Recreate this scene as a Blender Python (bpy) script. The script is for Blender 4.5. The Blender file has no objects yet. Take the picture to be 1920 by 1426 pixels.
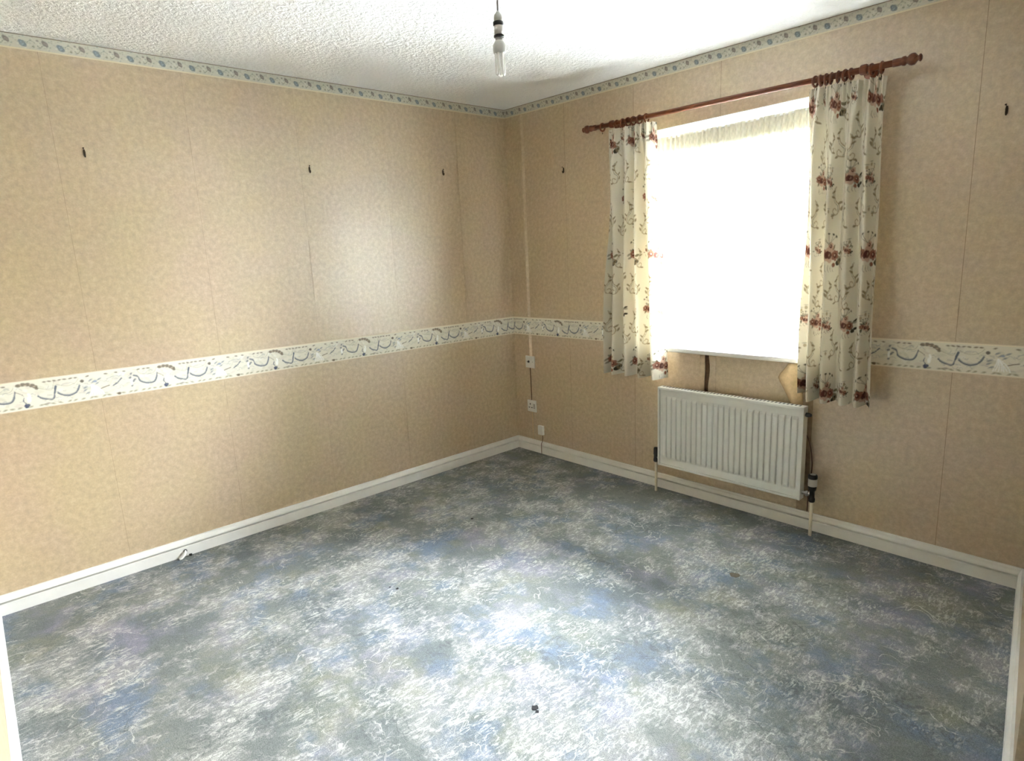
import bpy, bmesh, math, random
import numpy as np
from mathutils import Vector, Matrix

S = bpy.context.scene
COL = S.collection
random.seed(7)

# ------------------------------------------------------------------ camera
F_PX = 1127.68
yaw, pitch, roll = 0.8386, -0.1980, -0.0471
CAM = Vector((3.2540, -2.9671, 1.3948))
fw = Vector((-math.sin(yaw) * math.cos(pitch), math.cos(yaw) * math.cos(pitch), math.sin(pitch)))
rt = Vector((math.cos(yaw), math.sin(yaw), 0))
up = rt.cross(fw)
rt, up = rt * math.cos(roll) + up * math.sin(roll), up * math.cos(roll) - rt * math.sin(roll)
cd = bpy.data.cameras.new('camera')
cd.sensor_fit = 'HORIZONTAL'
cd.sensor_width = 36.0
cd.lens = 36.0 * F_PX / 1920.0
cd.clip_start = 0.01
cam = bpy.data.objects.new('camera', cd)
COL.objects.link(cam)
cam.matrix_world = Matrix(((rt.x, up.x, -fw.x, CAM.x), (rt.y, up.y, -fw.y, CAM.y), (rt.z, up.z, -fw.z, CAM.z), (0, 0, 0, 1)))
S.camera = cam

# ------------------------------------------------------------------ daylight
W = bpy.data.worlds.new('overcast_sky')
S.world = W
W.use_nodes = True
bg = W.node_tree.nodes['Background']
bg.inputs['Color'].default_value = (0.89, 0.94, 1.0, 1)
bg.inputs['Strength'].default_value = 9.0
wn, wl = W.node_tree.nodes, W.node_tree.links           # overcast sky: zenith about three times as bright as the horizon
wc = wn.new('ShaderNodeTexCoord'); wsep = wn.new('ShaderNodeSeparateXYZ')
wl.new(wc.outputs['Generated'], wsep.inputs[0])
wmax = wn.new('ShaderNodeMath'); wmax.operation = 'MAXIMUM'; wmax.inputs[1].default_value = 0.0
wl.new(wsep.outputs['Z'], wmax.inputs[0])
wma = wn.new('ShaderNodeMath'); wma.operation = 'MULTIPLY_ADD'; wma.inputs[1].default_value = 12.6; wma.inputs[2].default_value = 6.3
wl.new(wmax.outputs[0], wma.inputs[0]); wl.new(wma.outputs[0], bg.inputs['Strength'])

pl = bpy.data.lights.new('window_daylight', 'AREA')      # sampling portal in the window opening, gives no light of its own
pl.shape = 'RECTANGLE'
pl.size, pl.size_y = 1.04, 1.2
pl.cycles.is_portal = True
plo = bpy.data.objects.new('window_daylight', pl)
COL.objects.link(plo)
plo.location = (1.65, 0.182, 1.455)
plo.rotation_euler = (-math.pi / 2, 0, 0)

S.view_settings.view_transform = 'Standard'
S.view_settings.look = 'None'
S.view_settings.gamma = 1.0
S.view_settings.use_curve_mapping = False
S.view_settings.exposure = 4.75
S.cycles.use_denoising = True
S.cycles.max_bounces = 16
S.cycles.diffuse_bounces = 10
S.cycles.transmission_bounces = 12
S.cycles.transparent_max_bounces = 16
S.cycles.sample_clamp_indirect = 6.0

# ------------------------------------------------------------------ sizes
L_ROOM = -3.0745          # wall opposite the window
PI = math.pi
def zc(x, y): return 2.4 + 0.0105 * y - 0.0223 * x      # the ceiling runs slightly out of level
def xr(y): return 2.9685 - 0.1189 * y                   # the right wall runs out of square
Z_DT, Z_DB = 0.9894, 0.8607
WX0, WX1, WZ0, WZ1 = 1.13, 2.17, 0.845, 2.052
BORDER_H = 0.0576

# ------------------------------------------------------------------ helpers
def srgb(r, g, b):
    def f(c):
        c /= 255.0
        return c / 12.92 if c <= 0.04045 else ((c + 0.055) / 1.055) ** 2.4
    return (f(r), f(g), f(b), 1.0)

def mesh_obj(name, bm, mat, parent=None, smooth=False, recalc=True):
    if recalc: bmesh.ops.recalc_face_normals(bm, faces=bm.faces[:])
    me = bpy.data.meshes.new(name)
    bm.to_mesh(me); bm.free()
    if smooth:
        for p in me.polygons: p.use_smooth = True
    for m in (mat if isinstance(mat, (list, tuple)) else [mat]): me.materials.append(m)
    o = bpy.data.objects.new(name, me)
    COL.objects.link(o)
    if parent: o.parent = parent
    return o

def empty(name, loc=(0, 0, 0)):
    o = bpy.data.objects.new(name, None)
    o.empty_display_size = 0.05
    COL.objects.link(o)
    o.location = loc
    return o

def tag(o, label, cat, group=None):
    o['label'] = label; o['category'] = cat
    if group: o['group'] = group
    return o

def struct(o, label=None):
    o['kind'] = 'structure'
    if label: o['label'] = label
    return o

def box(bm, x0, x1, y0, y1, z0, z1, bevel=0, seg=2):
    vs = [bm.verts.new(p) for p in ((x0, y0, z0), (x1, y0, z0), (x1, y1, z0), (x0, y1, z0), (x0, y0, z1), (x1, y0, z1), (x1, y1, z1), (x0, y1, z1))]
    fs = [bm.faces.new([vs[i] for i in f]) for f in ((0, 3, 2, 1), (4, 5, 6, 7), (0, 1, 5, 4), (1, 2, 6, 5), (2, 3, 7, 6), (3, 0, 4, 7))]
    if bevel:
        es = list({e for f in fs for e in f.edges})
        bmesh.ops.bevel(bm, geom=es, offset=bevel, segments=seg, affect='EDGES', profile=0.7)
    return bm

def B(*a, **k):
    return box(bmesh.new(), *a, **k)

def prism(bm, pts, axis, a, b):
    """extrude a 2D outline along an axis. axis 0: pts=(y,z); 1: (x,z); 2: (x,y)"""
    def mk(p, t):
        return {0: (t, p[0], p[1]), 1: (p[0], t, p[1]), 2: (p[0], p[1], t)}[axis]
    A = [bm.verts.new(mk(p, a)) for p in pts]
    C = [bm.verts.new(mk(p, b)) for p in pts]
    n = len(pts)
    for i in range(n): bm.faces.new((A[i], A[(i + 1) % n], C[(i + 1) % n], C[i]))
    bm.faces.new(A[::-1]); bm.faces.new(C)
    return bm

def lathe(bm, prof, origin, axis, n=20):
    """prof: list of (t, r) along axis from origin"""
    axis = Vector(axis).normalized()
    u = axis.orthogonal().normalized(); v = axis.cross(u)
    o = Vector(origin)
    rings = []
    for t, r in prof:
        c = o + axis * t
        rings.append([bm.verts.new(c + (u * math.cos(2 * PI * i / n) + v * math.sin(2 * PI * i / n)) * max(r, 1e-5)) for i in range(n)])
    for a, b in zip(rings, rings[1:]):
        for i in range(n): bm.faces.new((a[i], a[(i + 1) % n], b[(i + 1) % n], b[i]))
    bm.faces.new(rings[0][::-1]); bm.faces.new(rings[-1])
    return bm

def tube(bm, pts, r, n=10, caps=True):
    pts = [Vector(p) for p in pts]
    rs = r if isinstance(r, (list, tuple)) else [r] * len(pts)
    u = None; rings = []
    for i, p in enumerate(pts):
        d = (pts[min(i + 1, len(pts) - 1)] - pts[max(i - 1, 0)]).normalized()
        if u is None: u = d.orthogonal().normalized()
        else: u = (u - d * u.dot(d)).normalized()
        v = d.cross(u)
        rings.append([bm.verts.new(p + (u * math.cos(2 * PI * k / n) + v * math.sin(2 * PI * k / n)) * rs[i]) for k in range(n)])
    for a, b in zip(rings, rings[1:]):
        for k in range(n): bm.faces.new((a[k], a[(k + 1) % n], b[(k + 1) % n], b[k]))
    if caps: bm.faces.new(rings[0][::-1]); bm.faces.new(rings[-1])
    return bm

def smooth_path(pts, k=8):
    pts = [Vector(p) for p in pts]; out = []
    for i in range(len(pts) - 1):
        p0, p1, p2, p3 = pts[max(i - 1, 0)], pts[i], pts[i + 1], pts[min(i + 2, len(pts) - 1)]
        for j in range(k):
            t = j / k
            out.append(0.5 * ((2 * p1) + (p2 - p0) * t + (2 * p0 - 5 * p1 + 4 * p2 - p3) * t * t + (3 * p1 - p0 - 3 * p2 + p3) * t ** 3))
    out.append(pts[-1])
    return out

# ------------------------------------------------------------------ materials
class NT:
    def __init__(s, name):
        s.m = bpy.data.materials.new(name); s.m.use_nodes = True
        s.t = s.m.node_tree; s.n = s.t.nodes; s.b = s.n['Principled BSDF']; s.out = s.n['Material Output']
    def new(s, typ, **kw):
        x = s.n.new(typ)
        for k, v in kw.items(): setattr(x, k, v)
        return x
    def link(s, a, b): s.t.links.new(a, b)
    def coord(s):
        if not hasattr(s, '_c'): s._c = s.new('ShaderNodeTexCoord').outputs['Object']
        return s._c
    def mapping(s, scale=(1, 1, 1), rot=(0, 0, 0), loc=(0, 0, 0)):
        m = s.new('ShaderNodeMapping')
        m.inputs['Scale'].default_value = scale; m.inputs['Rotation'].default_value = rot; m.inputs['Location'].default_value = loc
        s.link(s.coord(), m.inputs['Vector']); return m.outputs[0]
    def noise(s, scale, detail=2, rough=0.5, vec=None, dist=0.0):
        x = s.new('ShaderNodeTexNoise')
        x.inputs['Scale'].default_value = scale; x.inputs['Detail'].default_value = detail
        x.inputs['Roughness'].default_value = rough; x.inputs['Distortion'].default_value = dist
        s.link(vec or s.coord(), x.inputs['Vector']); return x.outputs['Fac']
    def ramp(s, fac, stops):
        r = s.new('ShaderNodeValToRGB')
        e = r.color_ramp.elements
        while len(e) < len(stops): e.new(0.5)
        for el, (p, c) in zip(e, stops):
            el.position = p; el.color = c if hasattr(c, '__len__') else (c, c, c, 1)
        s.link(fac, r.inputs['Fac']); return r.outputs['Color']
    def math(s, op, a, b=None):
        x = s.new('ShaderNodeMath', operation=op)
        for i, v in enumerate((a, b)):
            if v is None: continue
            if isinstance(v, (int, float)): x.inputs[i].default_value = v
            else: s.link(v, x.inputs[i])
        return x.outputs[0]
    def mix(s, fac, a, b, blend='MIX'):
        x = s.new('ShaderNodeMix', data_type='RGBA', blend_type=blend)
        for i, v in ((0, fac), (6, a), (7, b)):
            if isinstance(v, (int, float, tuple)): x.inputs[i].default_value = v
            else: s.link(v, x.inputs[i])
        return x.outputs[2]
    def bump(s, h, strength, dist=0.01):
        b = s.new('ShaderNodeBump')
        b.inputs['Strength'].default_value = strength; b.inputs['Distance'].default_value = dist
        s.link(h, b.inputs['Height']); s.link(b.outputs[0], s.b.inputs['Normal'])

def plain(name, col, rough=0.5, metal=0.0, grain=0.06, gscale=60, spec=0.5):
    """one colour with a faint procedural unevenness"""
    t = NT(name)
    c = col
    n = t.noise(gscale, 4, 0.6)
    lo = tuple(max(0, v * (1 - grain)) for v in c[:3]) + (1,); hi = tuple(min(1, v * (1 + grain)) for v in c[:3]) + (1,)
    t.link(t.ramp(n, [(0.3, lo), (0.7, hi)]), t.b.inputs['Base Color'])
    t.b.inputs['Roughness'].default_value = rough; t.b.inputs['Metallic'].default_value = metal
    t.b.inputs['Specular IOR Level'].default_value = spec
    return t.m

def m_wallpaper():
    t = NT('mottled_wallpaper')
    big = t.noise(3.2, 3, 0.5)
    mid = t.noise(44, 5, 0.6)
    fine = t.noise(150, 3, 0.6)
    a = t.ramp(mid, [(0.28, (0.385, 0.287, 0.180, 1)), (0.5, (0.478, 0.362, 0.230, 1)), (0.74, (0.575, 0.460, 0.320, 1))])
    b = t.ramp(big, [(0.35, (1.0, 1.0, 0.88, 1)), (0.65, (1.0, 0.958, 0.95, 1))])
    c = t.mix(1.0, a, b, 'MULTIPLY')
    c = t.mix(0.35, c, t.ramp(fine, [(0.3, (0.75, 0.75, 0.75, 1)), (0.7, (1.15, 1.15, 1.15, 1))]), 'MULTIPLY')
    t.link(c, t.b.inputs['Base Color'])
    t.b.inputs['Roughness'].default_value = 0.42
    t.b.inputs['IOR'].default_value = 1.75
    t.b.inputs['Specular IOR Level'].default_value = 1.0
    t.bump(fine, 0.06, 0.002)
    return t.m

def m_carpet():
    t = NT('patterned_carpet')
    n1 = t.noise(2.3, 3, 0.55)
    n2 = t.noise(4.2, 5, 0.65, t.mapping(loc=(3.1, 7.7, 1)))
    n3 = t.noise(3.6, 5, 0.65, t.mapping(loc=(11.3, 2.1, 4)))
    n4 = t.noise(3.4, 4, 0.65, t.mapping(loc=(5.3, 22.1, 4)))
    c = t.ramp(n1, [(0.35, (0.105, 0.120, 0.125, 1)), (0.62, (0.165, 0.175, 0.160, 1))])
    c = t.mix(t.ramp(n2, [(0.50, 0.0), (0.66, 0.85)]), c, (0.116, 0.150, 0.205, 1))
    c = t.mix(t.ramp(n3, [(0.52, 0.0), (0.68, 0.75)]), c, (0.200, 0.192, 0.240, 1))
    c = t.mix(t.ramp(n4, [(0.54, 0.0), (0.70, 0.65)]), c, (0.190, 0.190, 0.135, 1))
    # pale leafy sprays: feathery strokes in two directions, gathered in drifts
    def strokes(rot, loc, lo, hi):
        v = t.mapping(scale=(66, 25, 25), rot=(0, 0, rot), loc=loc)
        return t.ramp(t.noise(1.0, 3, 0.6, v, 1.4), [(lo, 0.0), (hi, 1.0)])
    d1 = t.ramp(t.noise(4.6, 4, 0.68, t.mapping(loc=(1.3, 31.1, 9))), [(0.47, 0.0), (0.60, 1.0)])
    d2 = t.ramp(t.noise(5.2, 4, 0.68, t.mapping(loc=(17.3, 8.1, 2))), [(0.48, 0.0), (0.61, 1.0)])
    s1 = strokes(0.7, (0, 0, 0), 0.50, 0.62); s2 = strokes(-0.55, (4, 9, 0), 0.50, 0.62)
    c = t.mix(t.math('MULTIPLY', t.math('MULTIPLY', d1, s1), 0.72), c, (0.490, 0.475, 0.455, 1))
    c = t.mix(t.math('MULTIPLY', t.math('MULTIPLY', d2, s2), 0.65), c, (0.440, 0.440, 0.400, 1))
    c = t.mix(t.math('MULTIPLY', d1, 0.22), c, (0.44, 0.42, 0.40, 1))
    # thin curling stems
    w = t.noise(9, 3, 0.5, t.mapping(loc=(2, 5, 7)), 1.0)
    line = t.ramp(t.math('ABSOLUTE', t.math('SUBTRACT', w, 0.5)), [(0.004, 1.0), (0.016, 0.0)])
    lm = t.ramp(t.noise(6.0, 3, 0.6, t.mapping(loc=(8, 15, 3))), [(0.50, 0.0), (0.60, 1.0)])
    c = t.mix(t.math('MULTIPLY', t.math('MULTIPLY', line, lm), 0.5), c, (0.560, 0.545, 0.500, 1))
    # dark grounds and outlines
    w2 = t.noise(8, 4, 0.6, t.mapping(loc=(12, 1, 7)), 0.8)
    dl = t.ramp(t.math('ABSOLUTE', t.math('SUBTRACT', w2, 0.48)), [(0.004, 0.5), (0.03, 0.0)])
    c = t.mix(t.math('MULTIPLY', dl, t.ramp(n3, [(0.40, 1.0), (0.52, 0.0)])), c, (0.065, 0.072, 0.075, 1))
    fl = t.noise(300, 2, 0.7)
    fl2 = t.noise(95, 3, 0.7)
    c = t.mix(0.75, c, t.ramp(fl, [(0.30, (0.50, 0.52, 0.54, 1)), (0.5, (1, 1, 1, 1)), (0.70, (1.55, 1.53, 1.48, 1))]), 'MULTIPLY')
    c = t.mix(0.6, c, t.ramp(fl2, [(0.30, (0.72, 0.73, 0.74, 1)), (0.70, (1.28, 1.27, 1.25, 1))]), 'MULTIPLY')
    t.link(c, t.b.inputs['Base Color'])
    t.b.inputs['Roughness'].default_value = 0.85
    t.b.inputs['Specular IOR Level'].default_value = 0.3
    t.bump(fl, 0.25, 0.004)
    return t.m

def m_ceiling():
    t = NT('stippled_ceiling_paint')
    h = t.noise(48, 3, 0.55, None, 0.4)
    h2 = t.noise(110, 2, 0.5)
    t.link(t.ramp(t.noise(2.5, 3), [(0.3, (0.80, 0.795, 0.79, 1)), (0.7, (0.84, 0.835, 0.83, 1))]), t.b.inputs['Base Color'])
    t.b.inputs['Roughness'].default_value = 0.8
    t.bump(t.math('ADD', t.ramp(h, [(0.40, 0.0), (0.60, 1.0)]), t.math('MULTIPLY', h2, 0.4)), 0.55, 0.006)
    return t.m

def m_print(name, rough=0.6, translucent=0.0):
    """printed paper or cloth: colour comes from the printed pattern carried by the mesh"""
    t = NT(name)
    a = t.new('ShaderNodeAttribute', attribute_name='print')
    fine = t.noise(420, 2, 0.6)
    c = t.mix(0.25, a.outputs['Color'], t.ramp(fine, [(0.3, (0.85, 0.85, 0.85, 1)), (0.7, (1.1, 1.1, 1.1, 1))]), 'MULTIPLY')
    t.link(c, t.b.inputs['Base Color'])
    t.b.inputs['Roughness'].default_value = rough
    t.b.inputs['Specular IOR Level'].default_value = 0.25
    if translucent:
        tr = t.new('ShaderNodeBsdfTranslucent')
        warm = t.mix(1.0, c, (1.0, 0.95, 0.82, 1), 'MULTIPLY')
        t.link(warm, tr.inputs['Color'])
        mx = t.new('ShaderNodeMixShader'); mx.inputs[0].default_value = translucent
        t.link(t.b.outputs[0], mx.inputs[1]); t.link(tr.outputs[0], mx.inputs[2]); t.link(mx.outputs[0], t.out.inputs['Surface'])
    return t.m

def m_net():
    t = NT('white_net_voile')
    tr = t.new('ShaderNodeBsdfTransparent')
    tl = t.new('ShaderNodeBsdfTranslucent'); tl.inputs['Color'].default_value = (0.93, 0.93, 0.90, 1)
    df = t.new('ShaderNodeBsdfDiffuse'); df.inputs['Color'].default_value = (0.93, 0.93, 0.90, 1)
    m1 = t.new('ShaderNodeMixShader'); m1.inputs[0].default_value = 0.5
    t.link(df.outputs[0], m1.inputs[1]); t.link(tl.outputs[0], m1.inputs[2])
    m2 = t.new('ShaderNodeMixShader')
    n = t.noise(90, 3, 0.6)
    at = t.new('ShaderNodeAttribute', attribute_name='print')
    t.link(t.math('MULTIPLY', t.ramp(n, [(0.35, 0.85), (0.65, 1.0)]), at.outputs['Fac']), m2.inputs[0])
    t.link(tr.outputs[0], m2.inputs[1]); t.link(m1.outputs[0], m2.inputs[2]); t.link(m2.outputs[0], t.out.inputs['Surface'])
    return t.m

def m_glass():
    t = NT('window_glass')
    tr = t.new('ShaderNodeBsdfTransparent'); tr.inputs['Color'].default_value = (0.96, 0.98, 0.98, 1)
    gl = t.new('ShaderNodeBsdfGlossy'); gl.inputs['Roughness'].default_value = 0.02
    fr = t.new('ShaderNodeFresnel'); fr.inputs['IOR'].default_value = 1.45
    mx = t.new('ShaderNodeMixShader')
    t.link(fr.outputs[0], mx.inputs[0]); t.link(tr.outputs[0], mx.inputs[1]); t.link(gl.outputs[0], mx.inputs[2])
    t.link(mx.outputs[0], t.out.inputs['Surface'])
    return t.m

def m_wood():
    t = NT('varnished_reddish_wood')
    v = t.mapping(scale=(4, 60, 60))
    n = t.noise(6, 5, 0.6, v)
    t.link(t.ramp(n, [(0.3, (0.090, 0.022, 0.008, 1)), (0.55, (0.165, 0.046, 0.015, 1)), (0.75, (0.235, 0.076, 0.027, 1))]), t.b.inputs['Base Color'])
    t.b.inputs['Roughness'].default_value = 0.32
    return t.m

M = dict(
    paper=m_wallpaper(), carpet=m_carpet(), ceiling=m_ceiling(),
    plaster=plain('bare_plaster', (0.30, 0.22, 0.14, 1), 0.9, grain=0.2, gscale=40),
    hallpaint=plain('hall_paint', (0.34, 0.29, 0.23, 1), 0.8),
    white=plain('white_gloss_paint', (0.70, 0.685, 0.64, 1), 0.35, grain=0.04, gscale=14),
    upvc=plain('white_plastic_frame', (0.85, 0.86, 0.86, 1), 0.3, grain=0.02),
    rad=plain('radiator_enamel', (0.66, 0.66, 0.61, 1), 0.35, grain=0.03, gscale=20),
    pipe=plain('painted_pipe', (0.72, 0.66, 0.52, 1), 0.4),
    black=plain('black_plastic', (0.012, 0.011, 0.010, 1), 0.4),
    steel=plain('dull_steel', (0.45, 0.44, 0.42, 1), 0.35, metal=0.9),
    brass=plain('darkened_brass', (0.045, 0.028, 0.012, 1), 0.45, metal=0.6),
    plate=plain('white_switch_plate', (0.74, 0.73, 0.69, 1), 0.35, grain=0.03),
    grey=plain('greyed_plastic', (0.48, 0.46, 0.43, 1), 0.45, grain=0.05),
    bulbglass=plain('frosted_tube_glass', (0.80, 0.77, 0.73, 1), 0.25, grain=0.02),
    wood=m_wood(), glass=m_glass(), net=m_net(),
    border=m_print('printed_border_paper', 0.6),
    cloth=m_print('printed_curtain_cloth', 0.85, 0.05),
    lace=m_print('lace_heading_cloth', 0.8, 0.14),
    glue=plain('dark_joint_paste', (0.085, 0.042, 0.018, 1), 0.9, grain=0.3, gscale=50),
    paperback=plain('paper_backing', (0.60, 0.44, 0.25, 1), 0.85, grain=0.12),
    wire=plain('brown_cable_and_shadow_line', (0.10, 0.045, 0.025, 1), 0.5),
    cord=plain('grey_flex', (0.30, 0.29, 0.27, 1), 0.5),
    burn=plain('charred_pile', (0.012, 0.011, 0.012, 1), 0.95),
    dent=plain('brown_dent', (0.10, 0.085, 0.055, 1), 0.95, grain=0.3, gscale=200),
    yard=plain('pale_paving', (0.22, 0.22, 0.21, 1), 0.9, grain=0.12, gscale=2),
    render=plain('pale_render', (0.30, 0.33, 0.37, 1), 0.9),
    darkglass=plain('dark_window', (0.05, 0.06, 0.07, 1), 0.1),
    slate=plain('slate_roof', (0.17, 0.19, 0.22, 1), 0.8, grain=0.15, gscale=3),
    hedge=plain('hedge_leaf', (0.10, 0.16, 0.07, 1), 0.8, grain=0.5, gscale=9),
)

# ------------------------------------------------------------------ printed patterns
class Tile:
    """a small repeat of a printed pattern, drawn with distance functions, in millimetres"""
    def __init__(s, w, h, step, base):
        s.nx, s.ny = int(round(w / step)), int(round(h / step))
        s.w, s.h = w, h
        s.X, s.Y = np.meshgrid((np.arange(s.nx) + 0.5) * w / s.nx, (np.arange(s.ny) + 0.5) * h / s.ny)
        s.C = np.ones((s.ny, s.nx, 3)) * np.array(base[:3])
        s.soft = step * 0.7
    def put(s, d, col, a):
        m = np.clip(0.5 - d / (2 * s.soft), 0, 1)[..., None] * a
        s.C = s.C * (1 - m) + np.array(col[:3]) * m
    def reps(s):
        return [(i * s.w, j * s.h) for i in (-1, 0, 1) for j in (-1, 0, 1)]
    def blob(s, x, y, rx, ry, col, a=1.0, ang=0.0):
        d = np.full(s.X.shape, 1e9); c, n = math.cos(ang), math.sin(ang)
        for ox, oy in s.reps():
            u, v = s.X - x - ox, s.Y - y - oy
            p, q = u * c + v * n, -u * n + v * c
            d = np.minimum(d, (np.sqrt((p / rx) ** 2 + (q / ry) ** 2) - 1) * min(rx, ry))
        s.put(d, col, a)
    def line(s, pts, wd, col, a=1.0, k=6):
        P = [p for p in smooth_path([(x, y, 0) for x, y in pts], k)]
        d = np.full(s.X.shape, 1e9)
        for ox, oy in s.reps():
            lo = (min(p.x for p in P) + ox, max(p.x for p in P) + ox)
            if lo[1] < -20 or lo[0] > s.w + 20: continue
            for p, q in zip(P, P[1:]):
                ax, ay, bx, by = p.x + ox, p.y + oy, q.x + ox, q.y + oy
                L2 = (bx - ax) ** 2 + (by - ay) ** 2 + 1e-9
                t = np.clip(((s.X - ax) * (bx - ax) + (s.Y - ay) * (by - ay)) / L2, 0, 1)
                d = np.minimum(d, np.hypot(s.X - ax - t * (bx - ax), s.Y - ay - t * (by - ay)) - wd / 2)
        s.put(d, col, a)
    def lookup(s, x, y):
        i = np.floor(np.mod(x, s.w) / s.w * s.nx).astype(int) % s.nx
        j = np.floor(np.mod(y, s.h) / s.h * s.ny).astype(int) % s.ny
        return s.C[j, i]

def dado_tile():
    P, H = 533.0, 128.7
    t = Tile(P, H, 2.2, srgb(219, 214, 198))
    rnd = random.Random(3)
    slate, pale, brown, olive = srgb(92, 98, 110), srgb(142, 146, 150), srgb(106, 92, 76), srgb(132, 128, 100)
    for _ in range(46): t.blob(rnd.uniform(0, P), rnd.uniform(20, 108), rnd.uniform(6, 20), rnd.uniform(4, 9), srgb(*rnd.choice([(200, 198, 180), (204, 196, 184), (228, 226, 216)])), 0.55, rnd.uniform(-1, 1))
    for _ in range(60): t.line([(x0 := rnd.uniform(0, P), y0 := rnd.uniform(22, 104)), (x0 + rnd.uniform(4, 14), y0 + rnd.uniform(-8, 8)), (x0 + rnd.uniform(10, 22), y0 + rnd.uniform(-8, 8))], 1.8, pale, 0.6)
    # swags
    A = [(45, 54), (58, 43), (74, 36), (95, 33), (104, 58), (112, 86)]
    Bq = [(116, 56), (128, 46), (153, 38), (178, 46), (190, 60), (196, 75)]
    Cq = [(408, 86), (424, 78), (432, 56), (456, 43), (486, 43), (499, 62), (505, 84)]
    for q in (A, Bq, Cq):
        t.line(q, 6.2, slate, 0.92)
        t.line([(x, y + 5) for x, y in q], 2.0, pale, 0.8)
        t.line([(x, y + 44 - 0.35 * abs(y - 40)) for x, y in q], 1.6, olive, 0.6)
    t.line([(104, 58), (112, 86)], 7.5, slate, 0.9)
    t.line([(505, 84), (520, 74), (531, 62)], 3.0, brown, 0.7)
    # rising line
    t.line([(274, 48), (290, 53), (306, 57)], 4.0, brown, 0.85)
    t.line([(323, 54), (343, 66), (358, 82)], 5.0, slate, 0.9)
    t.line([(300, 88), (330, 96), (360, 92)], 2.0, pale, 0.8)
    # drop with hook
    t.blob(2, 19, 9.5, 9, srgb(76, 82, 104)); t.blob(8, 22, 6, 6, srgb(90, 96, 112))
    t.line([(-2, 54), (-6, 42), (2, 30)], 4.0, slate, 0.95)
    t.blob(13, 44, 6, 12, srgb(243, 243, 238)); t.blob(16, 62, 4, 10, srgb(243, 243, 238), 1, 0.3)
    # brown flower clump at the upper edge
    for dx, dy, r in ((-14, 110, 9), (2, 112, 10), (18, 110, 10), (32, 104, 10), (42, 96, 9), (46, 88, 7)):
        t.blob(dx, dy, r, r * 0.75, brown, 0.85)
    for dx, dy in ((-6, 112), (10, 108), (26, 108), (38, 98)): t.blob(dx, dy, 4, 3.2, srgb(176, 160, 140), 0.9)
    # ribbon bow cluster
    for k in range(7): t.line([(242, 70), (238 + k * 5, 50 - 4 * (k % 3)), (228 + k * 9, 22 + 3 * (k % 2))], 3.2, srgb(240, 241, 240), 0.95)
    for x, y in ((214, 50), (222, 36), (216, 62), (250, 84), (262, 74), (272, 92), (238, 92)): t.blob(x, y, 9, 3.6, pale, 0.9, 0.5)
    t.blob(208, 93, 8, 7, srgb(112, 104, 96)); t.blob(256, 84, 7, 5, srgb(150, 158, 176))
    # little spray before the long swag
    for x, y in ((398, 96), (404, 60), (396, 40), (410, 66), (392, 78)): t.blob(x, y, 6, 4.5, slate, 0.75, 0.7)
    t.blob(396, 58, 5, 14, srgb(242, 243, 240))
    # rows of little leaves
    for x in (75, 92, 110, 128, 146, 168, 186, 230, 300, 340, 372, 430, 452, 470): t.blob(x, 112, 7, 3.2, brown, 0.8, rnd.uniform(-.3, .3))
    for x in range(20, 533, 26): t.blob(x + rnd.uniform(-6, 6), 13, 8, 2.8, olive, 0.7, rnd.uniform(-.4, .4))
    t.blob(340, 13, 8, 6, brown, 0.9); t.blob(75, 17, 10, 3.5, srgb(140, 130, 125), 0.9)
    m = (t.Y < 4.5) | (t.Y > H - 4.5)
    t.C[m] = np.array(srgb(206, 190, 168)[:3])
    m = ((t.Y > 4.5) & (t.Y < 6.7)) | ((t.Y < H - 4.5) & (t.Y > H - 6.7))
    t.C[m] = np.array(srgb(232, 222, 200)[:3])
    return t

def ceiling_tile():
    P, H = 126.3, 57.6
    t = Tile(P, H, 1.6, srgb(200, 197, 184))
    rnd = random.Random(5)
    for _ in range(60): t.blob(rnd.uniform(0, P), rnd.uniform(8, 54), rnd.uniform(1.5, 4), rnd.uniform(1.2, 2.4), srgb(*rnd.choice([(150, 158, 146), (166, 160, 150), (214, 214, 202), (140, 150, 150)])), 0.6, rnd.uniform(-1, 1))
    bl, br = srgb(116, 126, 134), srgb(120, 112, 108)
    for dx, dy, rx, ry in ((51, 26, 11, 12), (45, 32, 7, 8), (58, 21, 7, 8)): t.blob(dx, dy, rx, ry, bl, 0.8)
    for dx, dy in ((48, 30), (55, 24), (51, 20)): t.blob(dx, dy, 3, 3, srgb(150, 166, 172), 0.9)
    for dx, dy, rx, ry in ((0, 34, 9, 10), (-6, 40, 5, 6), (5, 27, 5, 6)): t.blob(dx, dy, rx, ry, br, 0.8)
    for dx, dy in ((-2, 36), (4, 31)): t.blob(dx, dy, 2.6, 2.6, srgb(160, 150, 142), 0.9)
    t.line([(-8, 26), (-18, 16), (-26, 22)], 2.4, srgb(134, 136, 120), 0.9)
    t.line([(66, 30), (80, 40), (92, 32)], 2.2, srgb(134, 140, 128), 0.8)
    t.blob(-24, 42, 5, 3, br, 0.7); t.blob(86, 18, 5, 3, srgb(140, 138, 118), 0.8)
    t.C[t.Y < 7] = np.array(srgb(218, 208, 180)[:3])
    t.C[t.Y > H - 2.4] = np.array(srgb(120, 104, 84)[:3])
    return t

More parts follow.
